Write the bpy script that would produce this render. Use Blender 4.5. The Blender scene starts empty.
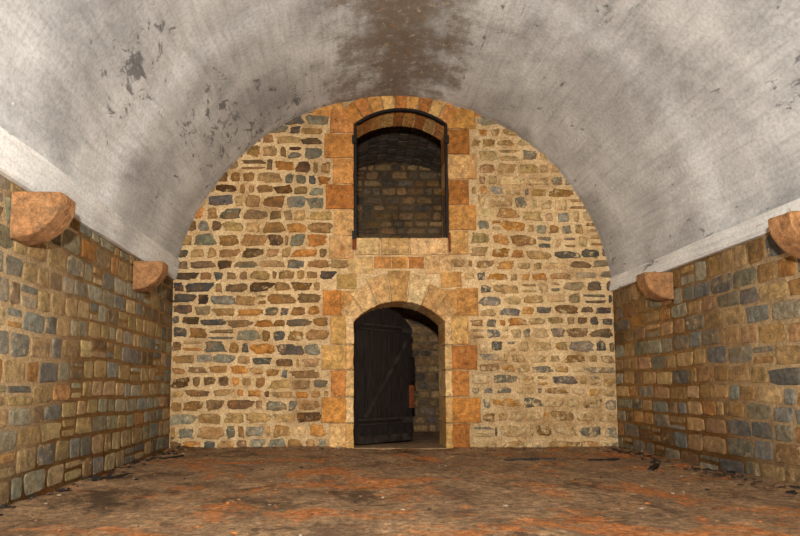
import bpy, math, random
from mathutils import Vector, noise
from mathutils.geometry import tessellate_polygon
random.seed(7)
sc = bpy.context.scene
sc.view_settings.view_transform = 'Standard'
sc.view_settings.look = 'None'

D = 8.67            # distance camera -> back wall
T = 0.60            # back wall thickness
XL, XR = -2.545, 3.78
CX, CZ, R = 0.62, 1.97, 3.18   # vault circle
YF = -2.6
ZL, ZLC = 2.41, 2.68   # left wall top / vault spring
ZR, ZRC = 2.25, 2.42

def lin(c):
    o = []
    for v in c:
        v = v/255.0
        o.append(v/12.92 if v <= 0.04045 else ((v+0.055)/1.055)**2.4)
    return (o[0], o[1], o[2], 1.0)

# ---------------------------------------------------------------- materials
class NT:
    def __init__(s, name):
        s.m = bpy.data.materials.new(name); s.m.use_nodes = True
        s.t = s.m.node_tree; s.n = s.t.nodes; s.l = s.t.links
        s.b = s.n['Principled BSDF']
        s.b.inputs['Specular IOR Level'].default_value = 0.2
    def new(s, t, **k):
        n = s.n.new(t)
        for a, v in k.items(): setattr(n, a, v)
        return n
    def link(s, a, b): s.l.new(a, b)
    def noise(s, vec, scale, detail=5, rough=0.6, dist=0.0):
        n = s.new('ShaderNodeTexNoise')
        n.inputs['Scale'].default_value = scale; n.inputs['Detail'].default_value = detail
        n.inputs['Roughness'].default_value = rough; n.inputs['Distortion'].default_value = dist
        s.link(vec, n.inputs['Vector']); return n.outputs['Fac']
    def ramp(s, fac, stops):
        r = s.new('ShaderNodeValToRGB'); e = r.color_ramp.elements
        while len(e) < len(stops): e.new(0.5)
        for i, (p, c) in enumerate(stops):
            e[i].position = p
            e[i].color = c if isinstance(c, tuple) else (c, c, c, 1)
        s.link(fac, r.inputs['Fac']); return r.outputs['Color']
    def mix(s, fac, a, b, mode='MIX'):
        m = s.new('ShaderNodeMix', data_type='RGBA', blend_type=mode)
        for sock, v in ((m.inputs[0], fac), (m.inputs[6], a), (m.inputs[7], b)):
            if isinstance(v, (tuple, float, int)): sock.default_value = v
            else: s.link(v, sock)
        return m.outputs[2]
    def math(s, op, a, b):
        m = s.new('ShaderNodeMath', operation=op)
        for i, v in enumerate((a, b)):
            if isinstance(v, (float, int)): m.inputs[i].default_value = v
            else: s.link(v, m.inputs[i])
        return m.outputs[0]
    def coords(s, kind='Object'):
        return s.new('ShaderNodeTexCoord').outputs[kind]
    def mapping(s, vec, scale=(1,1,1), loc=(0,0,0), rot=(0,0,0)):
        m = s.new('ShaderNodeMapping')
        m.inputs['Scale'].default_value = scale; m.inputs['Location'].default_value = loc
        m.inputs['Rotation'].default_value = rot
        s.link(vec, m.inputs['Vector']); return m.outputs[0]
    def bump(s, h, strength, dist, prev=None):
        b = s.new('ShaderNodeBump'); b.inputs['Strength'].default_value = strength
        b.inputs['Distance'].default_value = dist; s.link(h, b.inputs['Height'])
        if prev: s.link(prev, b.inputs['Normal'])
        return b.outputs[0]
    def finish(s, col, nor=None, rough=0.9):
        s.link(col, s.b.inputs['Base Color'])
        if nor: s.link(nor, s.b.inputs['Normal'])
        if isinstance(rough, float): s.b.inputs['Roughness'].default_value = rough
        else: s.link(rough, s.b.inputs['Roughness'])
        return s.m

def mat_stone(name, mortar, stain=(150, 88, 30), stain_amt=0.5, grime=0.55, weather=(0.80, 1.08)):
    s = NT(name); v = s.coords()
    at = s.new('ShaderNodeAttribute', attribute_name='Col')
    sm = s.new('ShaderNodeAttribute', attribute_name='smear')
    n1 = s.noise(v, 13, 9, 0.78)
    c = s.mix(1.0, at.outputs['Color'], s.ramp(n1, [(0.32, 0.32), (0.5, 0.92), (0.68, 1.55)]), 'MULTIPLY')
    n2 = s.noise(v, 5.5, 8, 0.74, 0.4)
    c = s.mix(s.ramp(n2, [(0.52, 0.0), (0.64, stain_amt)]), c, lin(stain))
    n0 = s.noise(s.mapping(v, (1, 1, 1), (7, 3, 5)), 6.5, 8, 0.74, 0.3)
    c = s.mix(s.ramp(n0, [(0.52, 0.0), (0.66, grime)]), c, lin((84, 77, 62)))
    n3 = s.noise(v, 9, 9, 0.78, 0.3)
    k = s.math('ADD', n3, sm.outputs['Fac'])
    mm = s.ramp(k, [(0.575, 0.0), (0.65, 0.9)])
    n5 = s.noise(v, 25, 6, 0.8)
    mc = s.mix(1.0, lin(mortar), s.ramp(n5, [(0.34, 0.5), (0.62, 1.12)]), 'MULTIPLY')
    c = s.mix(mm, c, mc)
    n4 = s.noise(v, 60, 5, 0.75)
    c = s.mix(1.0, c, s.ramp(n4, [(0.34, 0.62), (0.62, 1.12)]), 'MULTIPLY')
    n7 = s.noise(v, 1.1, 5, 0.6)
    c = s.mix(1.0, c, s.ramp(n7, [(0.35, weather[0]), (0.62, weather[1])]), 'MULTIPLY')
    nb = s.bump(n1, 0.8, 0.035)
    nb = s.bump(n4, 0.5, 0.008, nb)
    return s.finish(c, nb, 0.85)

def mat_mortar(name, a, b, dirt):
    s = NT(name); v = s.coords()
    n1 = s.noise(v, 7, 9, 0.74, 0.3); n2 = s.noise(v, 1.8, 8, 0.7)
    c = s.mix(s.ramp(n1, [(0.35, 0.0), (0.65, 1.0)]), lin(a), lin(b))
    c = s.mix(s.ramp(n2, [(0.50, 0.0), (0.66, 0.7)]), c, lin(dirt))
    n3 = s.noise(v, 40, 6, 0.8)
    c = s.mix(1.0, c, s.ramp(n3, [(0.34, 0.45), (0.6, 1.1)]), 'MULTIPLY')
    nb = s.bump(n1, 0.8, 0.03); nb = s.bump(n3, 0.6, 0.01, nb)
    return s.finish(c, nb, 0.95)

def mat_plaster(name, base, light, stains=True):
    s = NT(name); uv = s.coords('UV')
    n1 = s.noise(uv, 0.8, 8, 0.62, 0.3)
    c = s.mix(s.ramp(n1, [(0.38, 0.0), (0.62, 1.0)]), lin(base), lin(light))
    n2 = s.noise(s.mapping(uv, (8, 0.5, 1)), 2.0, 7, 0.66, 0.1)
    c = s.mix(1.0, c, s.ramp(n2, [(0.32, 0.82), (0.5, 1.0), (0.68, 1.08)]), 'MULTIPLY')
    n9 = s.noise(s.mapping(uv, (1.2, .7, 1), (2.3, 8, 0)), 1.1, 8, 0.66, 0.4)
    c = s.mix(s.ramp(n9, [(0.50, 0.0), (0.66, 0.5)]), c, lin((122, 119, 115)))
    # dark mould flakes
    n3 = s.noise(s.mapping(uv, (2.4, 1.0, 1)), 3.4, 9, 0.7, 0.6)
    n4 = s.noise(s.mapping(uv, (1, 1, 1), (4.2, 1.1, 0)), 0.5, 3, 0.5)
    k = s.math('ADD', n3, s.math('MULTIPLY', n4, 0.6))
    c = s.mix(s.ramp(k, [(0.93, 0.0), (0.98, 0.75)]), c, lin((84, 83, 82)))
    n6 = s.noise(uv, 26, 6, 0.75)
    c = s.mix(1.0, c, s.ramp(n6, [(0.34, 0.74), (0.58, 1.05)]), 'MULTIPLY')
    if stains:
        sep = s.new('ShaderNodeSeparateXYZ'); s.link(uv, sep.inputs[0])
        wob = s.math('MULTIPLY', s.math('SUBTRACT', s.noise(s.mapping(uv, (1, .9, 1)), 1.9, 9, 0.74), 0.5), 3.4)
        aw = s.math('ABSOLUTE', s.math('ADD', sep.outputs[0], s.math('MULTIPLY', wob, 1.5)), 0.0)
        c = s.mix(s.ramp(aw, [(0.3, 0.6), (2.6, 0.0)]), c, lin((118, 111, 102)))
        au = s.math('ABSOLUTE', s.math('ADD', sep.outputs[0], wob), 0.0)
        c = s.mix(s.ramp(au, [(0.05, 0.68), (0.85, 0.0)]), c, lin((102, 82, 58)))
        n7 = s.noise(uv, 8, 8, 0.8)
        c = s.mix(s.math('MULTIPLY', s.ramp(aw, [(0.3, .8), (1.8, 0.0)]), s.ramp(n7, [(0.55, 0.0), (0.62, 0.9)])), c, lin((182, 170, 148)))
        n10 = s.noise(s.mapping(uv, (1, 1, 1), (5, 5, 0)), 6, 8, 0.8)
        c = s.mix(s.math('MULTIPLY', s.ramp(au, [(0.2, .6), (0.7, 0.0)]), s.ramp(n10, [(0.56, 0.0), (0.64, 0.9)])), c, lin((160, 118, 66)))
        n8 = s.noise(uv, 14, 3, 0.5)
        c = s.mix(s.ramp(n8, [(0.72, 0.0), (0.75, 0.6)]), c, lin((218, 214, 206)))
    nb = s.bump(n2, 0.35, 0.02); nb = s.bump(n1, 0.2, 0.05, nb); nb = s.bump(n6, 0.3, 0.010, nb)
    return s.finish(c, nb, 0.85)

def mat_floor(name):
    s = NT(name); v = s.coords()
    n1 = s.noise(s.mapping(v, (1, .8, 1)), 1.9, 10, 0.78, 0.3)
    c = s.mix(s.ramp(n1, [(0.38, 0.0), (0.60, 1.0)]), lin((116, 88, 62)), lin((176, 140, 100)))
    n3 = s.noise(s.mapping(v, (.7, .6, 1), (9, 4, 0)), 1.5, 10, 0.78, 0.4)
    c = s.mix(s.ramp(n3, [(0.54, 0.0), (0.61, 0.8)]), c, lin((60, 44, 32)))
    n2 = s.noise(s.mapping(v, (0.8, .9, 1), (3.1, 1.7, 0)), 1.1, 10, 0.76, 0.5)
    c = s.mix(s.ramp(n2, [(0.52, 0.0), (0.58, 0.75)]), c, lin((196, 116, 52)))
    n4 = s.noise(v, 16, 10, 0.88)
    c = s.mix(1.0, c, s.ramp(n4, [(0.36, 0.22), (0.5, 0.95), (0.62, 1.75)]), 'MULTIPLY')
    n6 = s.noise(s.mapping(v, (1, 1, 1), (5, 8, 0)), 6, 9, 0.84)
    c = s.mix(s.ramp(n6, [(0.57, 0.0), (0.65, 0.55)]), c, lin((204, 170, 126)))
    nb = s.bump(n4, 0.9, 0.06)
    r = s.ramp(n3, [(0.5, 0.9), (0.62, 0.5)])
    return s.finish(c, nb, r)

def mat_simple(name, a, b, scale=20, rough=0.7, bump=0.4, stretch=(1,1,1), metal=0.0):
    s = NT(name); v = s.mapping(s.coords(), stretch)
    n = s.noise(v, scale, 7, 0.7)
    c = s.mix(s.ramp(n, [(0.35, 0.0), (0.65, 1.0)]), lin(a), lin(b))
    s.b.inputs['Metallic'].default_value = metal
    return s.finish(c, s.bump(n, bump, 0.01), rough)

M_st_back = mat_stone('rubble_stone_back', (222, 190, 140), (178, 118, 50), 0.5)
M_st_side = mat_stone('rubble_stone_side', (196, 164, 118), (152, 112, 62), 0.4)
M_ash = mat_stone('ashlar_stone', (222, 178, 116), (192, 122, 54), 0.5, 0.3)
M_corb = mat_stone('corbel_stone', (206, 170, 124), (168, 106, 62), 0.4, 0.35)
M_mo_back = mat_mortar('lime_mortar_back', (232, 200, 150), (204, 166, 114), (158, 118, 72))
M_mo_side = mat_mortar('lime_mortar_side', (222, 192, 146), (192, 160, 114), (152, 122, 84))
M_vault = mat_plaster('vault_plaster', (168, 166, 161), (206, 204, 198))
M_band = mat_plaster('band_plaster', (200, 196, 188), (230, 227, 218), False)  # pale plaster bands; bright light falling on them is put into the colour
M_floor = mat_floor('dirt_floor')
M_wood = mat_simple('door_wood', (16, 12, 11), (46, 38, 33), 6, 0.55, 0.9, (8, 8, 0.6))
M_gap = mat_simple('board_joint', (5, 4, 4), (9, 7, 6))
M_iron = mat_simple('black_iron', (12, 10, 9), (34, 26, 20), 20, 0.6, 0.5)
M_batt = mat_simple('door_battens', (28, 22, 20), (58, 50, 44), 8, 0.5, 0.6)
M_rust = mat_simple('rusted_iron', (60, 32, 18), (130, 66, 28), 30, 0.8, 0.5)
M_rock = mat_stone('debris', (150, 130, 100), (120, 70, 30), 0.4)

# ---------------------------------------------------------------- mesh helper
class MB:
    def __init__(s):
        s.v = []; s.f = []; s.c = []; s.s = []; s.mi = []
    def add(s, verts, faces, col=(1,1,1,1), smear=0.0, mi=0):
        o = len(s.v); s.v.extend(verts)
        s.c.extend([col]*len(verts)); s.s.extend([smear]*len(verts))
        for f in faces:
            s.f.append([o+i for i in f]); s.mi.append(mi)
    def build(s, name, mats, smooth=True, parent=None):
        me = bpy.data.meshes.new(name)
        me.from_pydata([tuple(p) for p in s.v], [], s.f)
        for m in mats: me.materials.append(m)
        me.polygons.foreach_set('material_index', s.mi)
        me.polygons.foreach_set('use_smooth', [smooth]*len(s.f))
        ca = me.color_attributes.new('Col', 'FLOAT_COLOR', 'POINT')
        ca.data.foreach_set('color', [x for c in s.c for x in c])
        sa = me.attributes.new('smear', 'FLOAT', 'POINT')
        sa.data.foreach_set('value', s.s)
        me.update()
        ob = bpy.data.objects.new(name, me); sc.collection.objects.link(ob)
        if parent: ob.parent = parent
        return ob

def box(mb, x0, x1, y0, y1, z0, z1, col=(1,1,1,1), smear=0, mi=0):
    v = [(x0,y0,z0),(x1,y0,z0),(x1,y1,z0),(x0,y1,z0),(x0,y0,z1),(x1,y0,z1),(x1,y1,z1),(x0,y1,z1)]
    f = [(0,3,2,1),(4,5,6,7),(0,1,5,4),(1,2,6,5),(2,3,7,6),(3,0,4,7)]
    mb.add(v, f, col, smear, mi)

def stone(mb, cs, ct, hw, hh, depth, mapf, col, smear, mi=1, sq=4.5, jit=0.07):
    N = 24
    seed = random.random()*100
    sk = [random.uniform(-jit, jit) for _ in range(4)]
    out = []
    for i in range(N):
        a = 2*math.pi*(i+0.5)/N
        ca, sa = math.cos(a), math.sin(a)
        x = math.copysign(abs(ca)**(2/sq), ca); y = math.copysign(abs(sa)**(2/sq), sa)
        x2 = x + sk[0]*y + sk[1]*x*y; y2 = y + sk[2]*x*0.7 + sk[3]*x*y
        k = 1 + jit*noise.noise(Vector((ca*1.6, sa*1.6, seed)))*1.5 + jit*noise.noise(Vector((ca*4.2, sa*4.2, seed)))*1.3
        out.append((x2*k, y2*k))
    rings = [(0.0, -0.012), (0.003, depth*0.6), (0.010, depth*0.95), (0.05, depth*1.0)]
    tx, ty = random.uniform(-.35, .35)*depth, random.uniform(-.35, .35)*depth
    verts = []
    for inset, d in rings:
        fx = max(0.3, (hw-inset)/hw); fy = max(0.3, (hh-inset)/hh)
        for (x, y) in out:
            dd = d
            if d > 0: dd += (depth*0.6*noise.noise(Vector((x*1.7*fx, y*1.7*fy, seed+5)))+tx*x*fx+ty*y*fy)*min(1, d/depth)
            verts.append(mapf(cs+x*hw*fx, ct+y*hh*fy, dd))
    verts.append(mapf(cs, ct, depth*1.0+depth*0.6*noise.noise(Vector((0, 0, seed+5)))))
    faces = []
    for r in range(len(rings)-1):
        for i in range(N):
            j = (i+1) % N
            faces.append((r*N+i, r*N+j, (r+1)*N+j, (r+1)*N+i))
    L = (len(rings)-1)*N
    for i in range(N): faces.append((L+i, L+(i+1) % N, len(verts)-1))
    mb.add(verts, faces, col, smear, mi)

def vary(c, a=14):
    d = random.uniform(-a, a)
    return lin([max(5, min(250, x+d+random.uniform(-3, 3))) for x in c])

def pick(pal):
    t = sum(w for w, _ in pal); r = random.uniform(0, t)
    for w, c in pal:
        r -= w
        if r <= 0: return c
    return pal[-1][1]

def fill(mb, t0, t1, intervals, mapf, colf, rh, rw, gap, dep, sq=4.5, jit=0.07, wav=0.02, gapf=None):
    t = t0
    while t < t1-0.04:
        h = random.uniform(*rh)
        if t+h > t1-0.06: h = t1-t
        for (a, b) in intervals(t, t+h):
            s = a
            while s < b-0.03:
                w = random.uniform(*rw)
                if random.random() < 0.15: w *= 0.6
                if s+w > b-rw[0]*0.6: w = b-s
                if w < 0.05: break
                g = random.uniform(*gap); g2 = random.uniform(*gap)
                cs, ct = s+w/2, t+h/2
                if gapf: e = gapf(cs, ct); g += e; g2 += e
                off = wav*noise.noise(Vector((cs*0.7, ct*0.9, 3.3)))
                def one(cs, ct, w, h):
                    hw = max(0.02, (w-g)/2); hh = max(0.02, (h-g2)/2)
                    col, sm = colf(cs, ct)
                    stone(mb, cs, ct+off, hw, hh, random.uniform(*dep), mapf, col, sm, sq=sq, jit=jit)
                if h > 0.17 and random.random() < 0.10:
                    k = random.uniform(0.4, 0.6)
                    one(cs, t+h*k/2, w, h*k); one(cs, t+h*k+h*(1-k)/2, w, h*(1-k))
                else:
                    one(cs, ct, w, h)
                s += w
        t += h

# ---------------------------------------------------------------- back wall
DC, DH, DS, DA = 0.704, 0.646, 1.80, 2.09      # door centre, half width, spring, apex
WC, WH, WB, WS, WA = 0.745, 0.685, 3.03, 4.73, 4.975
def arcpts(c, hw, spring, apex, n=16, grow=0.0):
    rise = apex-spring; r = (hw*hw+rise*rise)/(2*rise); cz = apex-r
    a0 = math.asin(hw/r)
    return [(c+(r+grow)*math.sin(-a0+2*a0*i/n), cz+(r+grow)*math.cos(-a0+2*a0*i/n)) for i in range(n+1)], r, cz, a0

mb = MB()
G = 0.02
dp = arcpts(DC, DH+G, DS, DA+G)[0]; wp = arcpts(WC, WH+G, WS, WA+G)[0]
outer = [(XL-0.3, -0.1), (dp[0][0], -0.1)] + dp + [(dp[-1][0], -0.1), (XR+0.3, -0.1), (XR+0.3, 5.4), (XL-0.3, 5.4)]
hole = [(wp[0][0], WB-G)] + wp + [(wp[-1][0], WB-G)]
allp = outer+hole
tris = tessellate_polygon([[Vector((x, z, 0)) for x, z in outer], [Vector((x, z, 0)) for x, z in hole]])
n = len(allp)
vv = [(x, D, z) for x, z in allp]+[(x, D+T, z) for x, z in allp]
ff = [tuple(t) for t in tris]+[tuple(i+n for i in reversed(t)) for t in tris]
no = len(outer)
for i in range(no): j = (i+1) % no; ff.append((i, j, j+n, i+n))
nh = len(hole)
for i in range(nh): j = (i+1) % nh; ff.append((no+i, no+j, no+j+n, no+i+n))
mb.add(vv, ff, mi=0)

def back_map(s, t, d): return (s, D-d, t)

DOOR_L = [(0, .364, -.30), (.364, .73, -.41), (.73, 1.113, -.28), (1.113, 1.471, -.41), (1.471, 1.888, -.28), (1.888, 2.267, -.40)]
DOOR_R = [(0, .364, 1.70), (.364, .73, 1.86), (.73, 1.113, 1.70), (1.113, 1.471, 1.82), (1.471, 1.888, 1.70), (1.888, 2.30, 1.85)]
WIN_L = [(2.72, 3.06, -.31), (3.06, 3.45, -.24), (3.45, 3.83, -.36), (3.83, 4.22, -.26), (4.22, 4.60, -.38), (4.60, 5.00, -.30)]
WIN_R = [(2.78, 3.14, 1.72), (3.14, 3.52, 1.84), (3.52, 3.90, 1.74), (3.90, 4.28, 1.86), (4.28, 4.66, 1.76), (4.66, 5.00, 1.86)]
MIDL = [(2.267, 2.50, -.20), (2.50, 2.72, 0.0)]
MIDR = [(2.30, 2.56, 1.62), (2.56, 2.78, 1.45)]
def lo(z0, z1):
    r = 9
    for a, b, x in DOOR_L+MIDL+WIN_L:
        if a < z1-0.02 and b > z0+0.02: r = min(r, x)
    return r
def hi(z0, z1):
    r = -9
    for a, b, x in DOOR_R+MIDR+WIN_R:
        if a < z1-0.02 and b > z0+0.02: r = max(r, x)
    return r
def vx(z):
    if z <= 2.3: return XR-CX+0.02
    return math.sqrt(max(0.0, R*R-(z-CZ)**2))+0.06
def ivs(z0, z1):
    w = vx(z0); L, H = lo(z0, z1), hi(z0, z1)
    o = []
    if z0 > 4.98:
        return []
    if L-0.01 > CX-w: o.append((CX-w, L-0.01))
    if CX+w > H+0.01: o.append((H+0.01, CX+w))
    return o
P_L = [(3, (156, 118, 70)), (2.5, (128, 98, 60)), (2.4, (122, 114, 92)), (1.9, (92, 87, 76)), (1.5, (182, 146, 92)), (1.4, (180, 120, 54)), (1.4, (100, 74, 46))]
P_R = [(3, (184, 150, 98)), (2, (158, 120, 72)), (1.8, (134, 124, 102)), (1.1, (108, 101, 86)), (2, (200, 168, 116)), (1.3, (186, 130, 62))]
def colback(s, t):
    right = s > 1.2
    c = pick(P_R if right else P_L)
    sm = 0.045 if right else -0.01
    if t < 1.7: sm += 0.03
    if t > 3.8 and not right: sm -= 0.03
    if not right and t < 1.6: c = tuple(min(250, x*1.1+4) for x in c)
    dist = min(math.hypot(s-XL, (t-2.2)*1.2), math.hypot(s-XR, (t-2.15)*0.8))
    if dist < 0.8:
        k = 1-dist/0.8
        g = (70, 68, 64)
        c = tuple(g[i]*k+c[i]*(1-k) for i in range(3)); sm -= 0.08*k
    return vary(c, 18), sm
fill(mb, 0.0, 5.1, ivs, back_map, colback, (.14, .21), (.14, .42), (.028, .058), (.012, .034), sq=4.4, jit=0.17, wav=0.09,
     gapf=lambda s, t: (.010 if s > 1.2 else 0)+(.006 if t < 1.6 else 0))
wall_back = mb.build('wall_back', [M_mo_back, M_st_back])

ORG = [(3, (208, 146, 76)), (2, (196, 130, 60)), (2, (216, 166, 100)), (1, (184, 118, 58))]
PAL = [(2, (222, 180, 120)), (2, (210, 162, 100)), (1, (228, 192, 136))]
def prism(mb, poly, y0, y1, col, sm, ch=0.012):
    """bevelled block from a 2-D polygon (x,z), front at y0"""
    c = [sum(p[0] for p in poly)/len(poly), sum(p[1] for p in poly)/len(poly)]
    pts = []
    for i, p in enumerate(poly):
        q = poly[(i+1) % len(poly)]
        for k in range(3):
            x = p[0]+(q[0]-p[0])*k/3; z = p[1]+(q[1]-p[1])*k/3
            if k: x += random.uniform(-.007, .007); z += random.uniform(-.007, .007)
            pts.append((x, z))
    def shr(p, a):
        dx, dz = c[0]-p[0], c[1]-p[1]; L = math.hypot(dx, dz) or 1
        return (p[0]+dx/L*a, p[1]+dz/L*a)
    m = len(pts); g = 0.008
    v = []
    for (a, y) in ((g, y1), (g, y0+ch), (g+ch*0.4, y0+ch*0.3), (g+ch*1.6, y0)):
        for p in pts:
            q = shr(p, a); v.append((q[0], y, q[1]))
    v.append((c[0], y0-0.004, c[1]))
    f = []
    for r in range(3):
        for i in range(m):
            j = (i+1) % m; f.append((r*m+i, r*m+j, (r+1)*m+j, (r+1)*m+i))
    for i in range(m): f.append((3*m+i, 3*m+(i+1) % m, 4*m))
    f.append(tuple(reversed(range(m))))
    mb.add(v, f, col, sm, 0)
def rect(x0, x1, z0, z1): return [(x0, z0), (x1, z0), (x1, z1), (x0, z1)]
YA = D-0.028; YB = D+T
mb = MB()
dl, dr = DC-DH, DC+DH
for (a, b, x) in DOOR_L:
    if a < 1.5:
        prism(mb, rect(x, dl-.11, a, b), YA-random.uniform(0, .01), YB, vary(pick(ORG if a > .3 else PAL), 12), -.02, .014)
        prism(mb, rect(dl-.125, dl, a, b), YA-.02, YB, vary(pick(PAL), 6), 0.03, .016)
for (a, b, x) in DOOR_R:
    if a < 1.5:
        prism(mb, rect(dr+.09, x, a, b), YA-random.uniform(0, .01), YB, vary(pick(ORG), 12), -.02, .014)
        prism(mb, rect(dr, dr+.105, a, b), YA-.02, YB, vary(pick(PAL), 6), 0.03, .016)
prism(mb, rect(-.40, -.12, 1.888, 2.267), YA, D+.2, vary((202, 132, 60), 6), -.04)
prism(mb, rect(1.53, 1.85, 1.888, 2.30), YA, D+.2, vary((200, 142, 76), 6), -.04)
_, r, cz, a0 = arcpts(DC, DH, DS, DA)
nv = 7
lens = [.26, .36, .43, .47, .43, .36, .26]
for i in range(nv):
    A = -a0-0.03+(2*a0+.06)*i/nv; B = -a0-0.03+(2*a0+.06)*(i+1)/nv
    poly = []
    for k in range(4):
        a = A+(B-A)*k/3; poly.append((DC+r*math.sin(a), cz+r*math.cos(a)))
    for a in (B, A):
        poly.append((DC+(r+lens[i])*math.sin(a), cz+(r+lens[i])*math.cos(a)))
    prism(mb, poly, YA-0.012, YB, vary(pick(PAL), 12), 0.0, .02)
prism(mb, rect(-.20, .10, 2.275, 2.50), YA+.01, D+.2, vary((190, 148, 90), 6), 0.02)
prism(mb, rect(1.30, 1.62, 2.30, 2.54), YA+.01, D+.2, vary((200, 150, 86), 6), 0.02)
for x0, x1 in ((-.04, .34), (1.08, 1.48)):
    prism(mb, rect(x0, x1, 2.50, 2.76), YA+.01, D+.2, vary(pick(PAL), 6), 0.02)
for x0, x1 in ((.34, .60), (.60, .84), (.84, 1.08)):
    prism(mb, rect(x0, x1, 2.575, 2.76), YA+.01, D+.2, vary(pick(ORG), 6), 0.02)
prism(mb, rect(-.14, .057, 1.50, 2.26), YA+.01, D+T-.01, vary((206, 154, 90), 6), 0.0)
prism(mb, rect(1.352, 1.56, 1.50, 2.28), YA+.01, D+T-.01, vary((206, 154, 90), 6), 0.0)
prism(mb, rect(-.28, -.12, 1.47, 1.888), YA, D+.2, vary((190, 126, 62), 6), -.02)
prism(mb, rect(1.53, 1.70, 1.47, 1.888), YA, D+.2, vary((200, 138, 74), 6), -.02)
prism(mb, rect(dl-.02, dr+.02, -.06, .02), YA-.01, YB, vary((150, 122, 88), 4), 0.0)
mb.build('stone_door_surround', [M_ash], False, wall_back)

mb = MB()
wl, wr = WC-WH, WC+WH
for (a, b, x) in WIN_L:
    y1 = YB if a > 3 else D+.2
    prism(mb, rect(x, wl if a > 3 else 0.06, a, min(b, 4.97)), YA-random.uniform(0, .01), y1, vary(pick(ORG), 14), -.02, .014)
for (a, b, x) in WIN_R:
    y1 = YB if a > 3 else D+.2
    prism(mb, rect(wr, x, a, min(b, 4.97)), YA-random.uniform(0, .01), y1, vary(pick(ORG), 14), -.02, .014)
for x0, x1 in ((.06, .44), (.44, .86), (.86, 1.43)):
    prism(mb, rect(x0, x1, 2.77, 3.03), YA-.01, YB, vary(pick(PAL), 10), 0.0, .014)
_, r, cz, a0 = arcpts(WC, WH, WS, WA)
nv = 9
for i in range(nv):
    A = -a0+(2*a0)*i/nv; B = -a0+(2*a0)*(i+1)/nv
    poly = []
    for k in range(3):
        a = A+(B-A)*k/2; poly.append((WC+r*math.sin(a), cz+r*math.cos(a)))
    for a in (B, A): poly.append((WC+(r+.3)*math.sin(a), cz+(r+.3)*math.cos(a)))
    prism(mb, poly, YA-0.006, YB, vary(pick(ORG), 8), -.01, .012)
for x0, x1 in ((-.56, -.10), (1.62, 2.02)):
    prism(mb, rect(x0, x1, 4.86, 5.12), YA+.01, D+.2, vary(pick(ORG), 8), -.01)
mb.build('stone_window_surround', [M_ash], False, wall_back)

# ---------------------------------------------------------------- window frame (iron rim, bars)
mb = MB()
def sweep(mb, path, w, y0, y1, mi=0):
    n = len(path); v = []
    for i, p in enumerate(path):
        a = path[max(0, i-1)]; b = path[min(n-1, i+1)]
        tx, tz = b[0]-a[0], b[1]-a[1]; L = math.hypot(tx, tz); nx, nz = tz/L, -tx/L
        q = (p[0]+nx*w, p[1]+nz*w)
        v += [(p[0], y0, p[1]), (q[0], y0, q[1]), (q[0], y1, q[1]), (p[0], y1, p[1])]
    f = []
    for i in range(n-1):
        for k in range(4):
            f.append((i*4+k, (i+1)*4+k, (i+1)*4+(k+1) % 4, i*4+(k+1) % 4))
    f.append((3, 2, 1, 0)); o = (n-1)*4; f.append((o, o+1, o+2, o+3))
    mb.add(v, f, mi=mi)
wp2 = arcpts(WC, WH-.002, WS, WA-.004)[0]
sweep(mb, [(wp2[0][0], WB+.01)]+wp2+[(wp2[-1][0], WB+.01)], 0.034, D-.045, D+.02)
box(mb, wr-.07, wr-.05, D-.02, D+.0, WB, WB+.62)
for x, z in ((wl-.01, WB+.02), (wl-.01, WS-.25), (wr-.02, WS-.25)):
    box(mb, x-.02, x+.04, D-.07, D-.02, z-.05, z+.07)
box(mb, wl-.025, wl+.035, D-.055, D-.03, 2.85, 3.05, mi=1)
box(mb, wr-.005, wr+.025, D-.055, D-.03, 2.82, 3.10, mi=1)
ob = mb.build('window_1', [M_iron, M_rust], False)

# ---------------------------------------------------------------- door leaf
mb = MB()
W = 1.25; rise = .28; sp = 1.80
rr = ((W/2)**2+rise**2)/(2*rise); czz = sp+rise-rr
def topz(s): return czz+math.sqrt(max(0, rr*rr-(s-W/2)**2))
npk = 7
for i in range(npk):
    a = W*i/npk+.009; b = W*(i+1)/npk-.009
    k = 4; xs = [a+(b-a)*j/k for j in range(k+1)]
    poly = [(a, .05+random.uniform(0, .02)), (b, .05+random.uniform(0, .02))]+[(x, topz(x)) for x in reversed(xs)]
    y0 = random.uniform(-.008, .008)
    m = len(poly)
    v = [(x, y0, z) for x, z in poly]+[(x, .045, z) for x, z in poly]
    f = [tuple(range(m)), tuple(reversed(range(m, 2*m)))]
    for q in range(m): w = (q+1) % m; f.append((q, q+m, w+m, w))
    mb.add(v, f, mi=0)
box(mb, .02, W-.02, .03, .04, .07, 1.80, mi=4)
def bar2(mb, p, q, w, y0, y1, mi=0):
    dx, dz = q[0]-p[0], q[1]-p[1]; L = math.hypot(dx, dz); nx, nz = -dz/L*w/2, dx/L*w/2
    pts = [(p[0]-nx, p[1]-nz), (q[0]-nx, q[1]-nz), (q[0]+nx, q[1]+nz), (p[0]+nx, p[1]+nz)]
    v = [(x, y0, z) for x, z in pts]+[(x, y1, z) for x, z in pts]
    mb.add(v, [(0,1,2,3),(7,6,5,4),(0,4,5,1),(1,5,6,2),(2,6,7,3),(3,7,4,0)], mi=mi)
for z in (.32, 1.72):
    box(mb, .03, W-.03, -.035, 0, z, z+.09, mi=1)
for z in (.36, 1.76):
    box(mb, -.02, .95, -.047, -.035, z-.02, z+.025, mi=2)
bar2(mb, (.16, .42), (W-.12, 1.62), .05, -.03, 0, 1)
box(mb, .05, W-.03, -.02, 0, .05, .16, mi=1)
box(mb, W-.08, W-.01, -.05, 0, .55, .90, mi=3)
box(mb, W-.10, W-.0, -.055, 0, .95, 1.35, mi=2)
door = mb.build('door_1', [M_wood, M_batt, M_iron, M_rust, M_gap], False)
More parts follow.
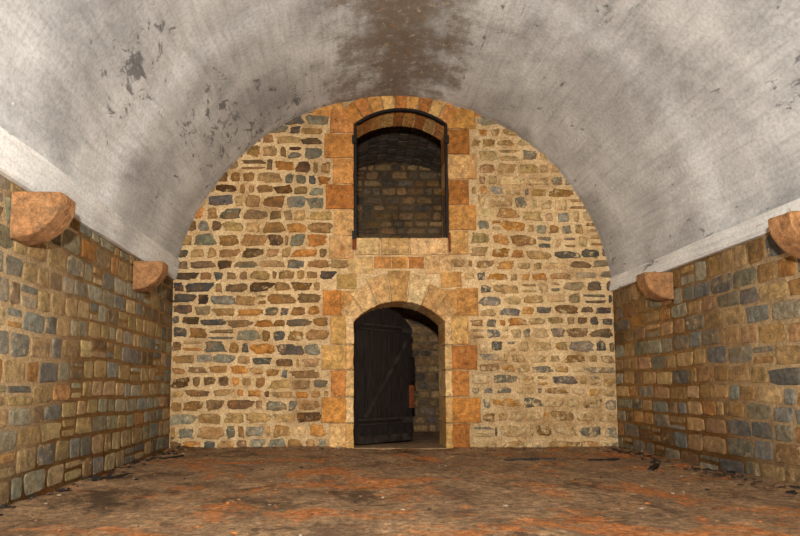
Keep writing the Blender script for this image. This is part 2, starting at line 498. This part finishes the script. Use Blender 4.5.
door.location = (.09, D+.13, 0); door.rotation_euler = (0, 0, math.radians(44))

# ---------------------------------------------------------------- side walls
SIDE_L = [(3, (160, 130, 86)), (2.6, (142, 131, 104)), (2.4, (122, 117, 102)), (1.6, (172, 144, 98)), (1.0, (120, 97, 66)), (.7, (162, 118, 66))]
SIDE_R = [(3, (154, 118, 74)), (2.4, (130, 119, 94)), (2.0, (110, 106, 94)), (1.4, (170, 134, 86)), (1.2, (126, 95, 60)), (.8, (162, 114, 62))]
def side(name, X, sgn, top, pal, rw):
    mb = MB()
    x0 = X-sgn*0.008
    xa, xb = sorted((x0, X-sgn*0.5))
    box(mb, xa, xb, YF, D+T, -.1, top, mi=0)
    def mp(s, t, d): return (x0+sgn*d, s, t)
    def cf(s, t):
        c = pick(pal); k = 1.0
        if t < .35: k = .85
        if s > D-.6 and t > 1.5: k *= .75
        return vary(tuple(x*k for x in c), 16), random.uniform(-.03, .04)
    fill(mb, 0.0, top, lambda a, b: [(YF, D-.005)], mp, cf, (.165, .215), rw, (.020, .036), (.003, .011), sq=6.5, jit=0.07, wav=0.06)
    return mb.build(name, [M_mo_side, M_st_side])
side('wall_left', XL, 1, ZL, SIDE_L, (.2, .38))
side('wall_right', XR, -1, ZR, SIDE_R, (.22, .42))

# ---------------------------------------------------------------- vault
aR = math.asin((ZRC-CZ)/R); aL = math.pi-math.asin((ZLC-CZ)/R)
def vault_mesh(name, ya, yb, cx, cz, r, a0, a1, mat, na=120, ny=300):
    v = []; f = []; uv = []
    for j in range(ny+1):
        y = ya+(yb-ya)*j/ny
        for i in range(na+1):
            a = a0+(a1-a0)*i/na
            rad = r
            yy = y+.05*noise.noise(Vector((a*2, 7, 7)))
            side_k = min(1, abs(a-math.pi/2)/.5)
            k = 1/(1+math.exp((yy-6.05)/.07)); rad += .055*k*(.3+.7*side_k)
            k2 = 1/(1+math.exp((yy-4.3)/.15)); rad += .04*k2
            rad += .014*noise.noise(Vector((a*2.2, y*.55, 1)))+.006*noise.noise(Vector((a*9, y*1.6, 4)))
            if yb-y < .1: rad += .01
            v.append((cx+rad*math.cos(a), y, cz+rad*math.sin(a)))
            uv.append((r*(a-math.pi/2), y))
    w = na+1
    for j in range(ny):
        for i in range(na): f.append((j*w+i, j*w+i+1, (j+1)*w+i+1, (j+1)*w+i))
    me = bpy.data.meshes.new(name); me.from_pydata(v, [], f); me.materials.append(mat)
    l = me.uv_layers.new(name='UVMap')
    for p in me.polygons:
        p.use_smooth = True
        for li in p.loop_indices: l.data[li].uv = uv[me.loops[li].vertex_index]
    ob = bpy.data.objects.new(name, me); sc.collection.objects.link(ob)
    return ob
vault_mesh('ceiling', YF, D+.01, CX, CZ, R, aR, aL, M_vault)

def band(name, sgn, X, zt, zc, ang):
    xt = CX+(R-.012)*math.cos(ang)
    prof = [(X-sgn*.10, zt-.01), (X+sgn*.03, zt), (X+sgn*.045, zt+.03), (xt, zc-.01), (xt-sgn*.0, zc+.02), (X-sgn*.3, zc+.04)]
    ny = 90; v = []; f = []; uv = []
    for j in range(ny+1):
        y = YF+(D-YF)*j/ny
        for i, (x, z) in enumerate(prof):
            v.append((x+.008*noise.noise(Vector((y*1.5, i, X))), y, z+.014*noise.noise(Vector((y*1.2, i*3, X+9)))))
            uv.append((z*1.5+X*7, y))
    w = len(prof)
    for j in range(ny):
        for i in range(w-1): f.append((j*w+i, j*w+i+1, (j+1)*w+i+1, (j+1)*w+i))
    me = bpy.data.meshes.new(name); me.from_pydata(v, [], f); me.materials.append(M_band)
    l = me.uv_layers.new(name='UVMap')
    for p in me.polygons:
        for li in p.loop_indices: l.data[li].uv = uv[me.loops[li].vertex_index]
    ob = bpy.data.objects.new(name, me); sc.collection.objects.link(ob)
band('trim_left', 1, XL, ZL, ZLC, aL)
band('trim_right', -1, XR, ZR, ZRC, aR)

# ---------------------------------------------------------------- corbels
def corbel(name, X, sgn, y0, ztop, r=.37, dep=.30):
    h = r*.95
    prof = [(.010, 0), (r*.97, 0), (r, -.012), (r, -.04)]
    for i in range(1, 17):
        a = math.pi/2*i/16
        prof.append((max(.010, r*math.cos(a)), -.04-(h-.04)*math.sin(a)))
    m = len(prof); v = []
    c = (r*.4, -r*.4)
    lay = [(.0, .010), (.008, .002), (.02, 0), (dep*.35, 0), (dep*.65, 0), (dep-.02, 0), (dep-.008, .002), (dep, .010)]
    for (yy, ins) in lay:
        for (px, pz) in prof:
            dx, dz = c[0]-px, c[1]-pz; L = math.hypot(dx, dz)
            k = .010*noise.noise(Vector((px*9, yy*9, pz*9+X)))
            if px < .02: k = 0; dx = 0
            v.append((X+sgn*(px+dx/L*ins+k), y0+yy, ztop+pz+dz/L*ins+k))
    f = []
    for j in range(len(lay)-1):
        for i in range(m):
            k = (i+1) % m; f.append((j*m+i, j*m+k, (j+1)*m+k, (j+1)*m+i))
    f.append(tuple(reversed(range(m)))); o = (len(lay)-1)*m; f.append(tuple(range(o, o+m)))
    mb = MB(); mb.add(v, f, lin((172, 124, 80)), -.05)
    return mb.build(name, [M_corb], False)
corbel('stone_corbel', XL, 1, 4.44, 2.33, .38, .26)
corbel('stone_corbel.001', XL, 1, 7.0, 2.34, .36, .22)
corbel('stone_corbel.002', XR, -1, 7.0, 2.21, .34, .22)
corbel('stone_corbel.003', XR, -1, 4.60, 2.23, .37, .26)
corbel('stone_corbel.004', XL, 1, 2.0, 2.31, .37, .26)
corbel('stone_corbel.005', XR, -1, 2.0, 2.22, .37, .26)

# ---------------------------------------------------------------- floor
def fz(x, y):
    z = .022*noise.noise(Vector((x*.9, y*.9, 0)))+.014*noise.noise(Vector((x*3.1, y*3.1, 5)))+.010*noise.noise(Vector((x*9, y*9, 2)))
    d = min(x-XL, XR-x)
    z += .05*max(0, 1-d/.5)**1.5*(0.5+noise.noise(Vector((x*2, y*1.7, 8))))
    if x-XL < .12: z -= .05
    if y > D-.25 and y < D: z += .03*(1-(D-y)/.25)*(0 if dl-.1 < x < dr+.1 else 1)
    return z
v = []; f = []
nx, ny = 220, 360
for j in range(ny+1):
    for i in range(nx+1):
        x = XL-.05+(XR-XL+.1)*i/nx; y = YF+(D+.02-YF)*j/ny
        v.append((x, y, fz(x, y)))
for j in range(ny):
    for i in range(nx):
        a = j*(nx+1)+i; f.append((a, a+1, a+nx+2, a+nx+1))
mb = MB(); mb.add(v, f); floor = mb.build('floor', [M_floor])

def rock(mb, x, y, s, col, sm=-.1):
    t = (1+5**.5)/2
    iv = [(-1,t,0),(1,t,0),(-1,-t,0),(1,-t,0),(0,-1,t),(0,1,t),(0,-1,-t),(0,1,-t),(t,0,-1),(t,0,1),(-t,0,-1),(-t,0,1)]
    fi = [(0,11,5),(0,5,1),(0,1,7),(0,7,10),(0,10,11),(1,5,9),(5,11,4),(11,10,2),(10,7,6),(7,1,8),(3,9,4),(3,4,2),(3,2,6),(3,6,8),(3,8,9),(4,9,5),(2,4,11),(6,2,10),(8,6,7),(9,8,1)]
    an = random.uniform(0, 6.28); ca, sa = math.cos(an), math.sin(an)
    sx, sy, sz = s*random.uniform(.6, 1.3), s*random.uniform(.6, 1.3), s*random.uniform(.25, .6)
    vv = []
    for (a, b, c) in iv:
        k = random.uniform(.7, 1.2)/1.9; a, b, c = a*k*sx, b*k*sy, c*k*sz
        vv.append((x+a*ca-b*sa, y+a*sa+b*ca, fz(x, y)+c+sz*.35))
    mb.add(vv, fi, col, sm)
mb = MB()
for _ in range(1100):
    y = random.uniform(2.5, D-.1); k = random.random()
    if k < .25: x = XL+.08+abs(random.gauss(0, .08)); s = random.uniform(.012, .04)
    elif k < .45: x = XR-.08-abs(random.gauss(0, .12)); s = random.uniform(.012, .045)
    elif k < .53: y = D-.08-abs(random.gauss(0, .08)); x = random.uniform(XL+.1, XR-.1); s = random.uniform(.010, .03)
    else: x = random.uniform(XL+.1, XR-.1); s = random.uniform(.006, .022)
    if y > D-.3 and dl-.1 < x < dr+.1: continue
    dark = k < .45
    c = pick([(3, (60, 45, 33)), (3, (38, 30, 24)), (2, (110, 82, 56))] if dark else [(3, (130, 98, 66)), (.5, (170, 150, 122)), (1, (60, 44, 32)), (1, (170, 104, 52))])
    rock(mb, x, y, s, vary(c, 6))
for (x, y, L, w, an) in ((2.05, 7.35, .42, .10, .1), (2.35, 7.5, .3, .07, -.3), (-2.25, 5.9, .55, .08, 1.4), (3.25, 6.6, .6, .10, 1.0), (3.05, 7.4, .4, .12, .3), (-2.2, 7.6, .5, .07, 1.3)):
    n0 = 7; ca, sa = math.cos(an), math.sin(an); vv = []; fc = []
    for i in range(n0):
        t = (i/(n0-1)-.5)*L; ww = w/2*(1-.35*abs(2*i/(n0-1)-1))*random.uniform(.75, 1.15); h = .03*random.uniform(.7, 1.2)
        z = fz(x+t*ca, y+t*sa)-.01
        for (dw, dz) in ((-ww, 0), (-ww*.8, h), (ww*.8, h*.9), (ww, 0)):
            vv.append((x+t*ca-dw*sa, y+t*sa+dw*ca, z+dz))
    for i in range(n0-1):
        for k in range(4): fc.append((i*4+k, i*4+(k+1) % 4, (i+1)*4+(k+1) % 4, (i+1)*4+k))
    fc += [(0, 1, 2, 3), ((n0-1)*4+3, (n0-1)*4+2, (n0-1)*4+1, (n0-1)*4)]
    mb.add(vv, fc, mi=1)
mb.build('rubble_debris', [M_rock, M_wood], False)

# ---------------------------------------------------------------- room behind
Y2 = 12.1; BX0, BX1 = -1.1, 2.9; BCX = .9; BR = 2.0; BCZ = 3.45
BK = [(3, (140, 108, 72)), (2, (114, 96, 74)), (2, (156, 120, 78)), (1, (90, 80, 68))]
mb = MB()
box(mb, BX0-.2, BX1+.2, Y2, Y2+.3, -.1, 5.8, mi=0)
fill(mb, 0, 5.5, lambda a, b: [(BX0, BX1)], lambda s, t, d: (s, Y2-d, t), lambda s, t: (vary(pick(BK)), -.05),
     (.13, .19), (.18, .4), (.025, .045), (.015, .03), jit=.1)
mb.build('wall_rear_room', [mat_mortar('rear_mortar', (136, 110, 78), (104, 84, 60), (76, 60, 46)), M_st_side])
for nm, X, sg in (('wall_rear_left', BX0, 1), ('wall_rear_right', BX1, -1)):
    mb = MB(); xa, xb = sorted((X, X-sg*.3))
    box(mb, xa, xb, D+T, Y2, -.1, BCZ, mi=0)
    fill(mb, 0, BCZ, lambda a, b: [(D+T, Y2)], lambda s, t, d, X=X, sg=sg: (X+sg*d, s, t), lambda s, t: (vary(pick(BK)), -.05),
         (.14, .2), (.2, .4), (.025, .045), (.02, .04), jit=.1)
    mb.build(nm, [M_mo_side, M_st_side])
mb = MB()
na = 34; rows = 18
for i in range(na):
    a0_, a1_ = math.pi*i/na, math.pi*(i+1)/na; off = .5*(i % 2)
    for j in range(-1, rows):
        ya = D+T+(Y2-D-T)*(j+off)/rows; yb = ya+(Y2-D-T)/rows
        ya, yb = max(ya, D+T), min(yb, Y2)
        if yb-ya < .03: continue
        g = .006
        def P(a, r, y): return (BCX+r*math.cos(a), y, BCZ+r*math.sin(a))
        r0 = BR+random.uniform(0, .012); da = g/BR
        vv = [P(a0_+da, r0, ya+g), P(a1_-da, r0, ya+g), P(a1_-da, r0, yb-g), P(a0_+da, r0, yb-g),
              P(a0_, BR+.04, ya), P(a1_, BR+.04, ya), P(a1_, BR+.04, yb), P(a0_, BR+.04, yb)]
        mb.add(vv, [(0,1,2,3),(0,4,5,1),(1,5,6,2),(2,6,7,3),(3,7,4,0)], vary((96, 84, 70), 12), -.1)
mb.build('ceiling_rear_room', [M_st_side], False)
mb = MB(); box(mb, BX0-.1, BX1+.1, D, Y2, -.1, .0); mb.build('floor_rear_room', [M_floor], False)
mb = MB(); box(mb, XL-.4, XR+.4, YF-.3, YF, -.1, 5.4); mb.build('wall_front', [M_mo_side], False)

# ---------------------------------------------------------------- lights
def area(name, loc, target, size, power, col=(1, 1, 1)):
    l = bpy.data.lights.new(name, 'AREA'); l.size = size; l.energy = power; l.color = col
    o = bpy.data.objects.new(name, l); sc.collection.objects.link(o); o.location = loc
    o.rotation_euler = (Vector(target)-Vector(loc)).to_track_quat('-Z', 'Y').to_euler()
area('work_light', (-0.1, -0.5, 1.6), (0.62, 8.6, 2.2), .18, 770, (1.0, .985, .965))
w = bpy.data.worlds.new('World'); sc.world = w; w.use_nodes = True
w.node_tree.nodes['Background'].inputs[0].default_value = (.02, .02, .02, 1)

# ---------------------------------------------------------------- camera
cam = bpy.data.cameras.new('camera'); co = bpy.data.objects.new('camera', cam); sc.collection.objects.link(co)
co.location = (0, 0, .856); co.rotation_euler = (math.radians(95), 0, 0)
cam.sensor_width = 36; cam.lens = 607/800*36
cam.shift_x = 50/800; cam.shift_y = 67/800
cam.clip_start = .05
sc.camera = co
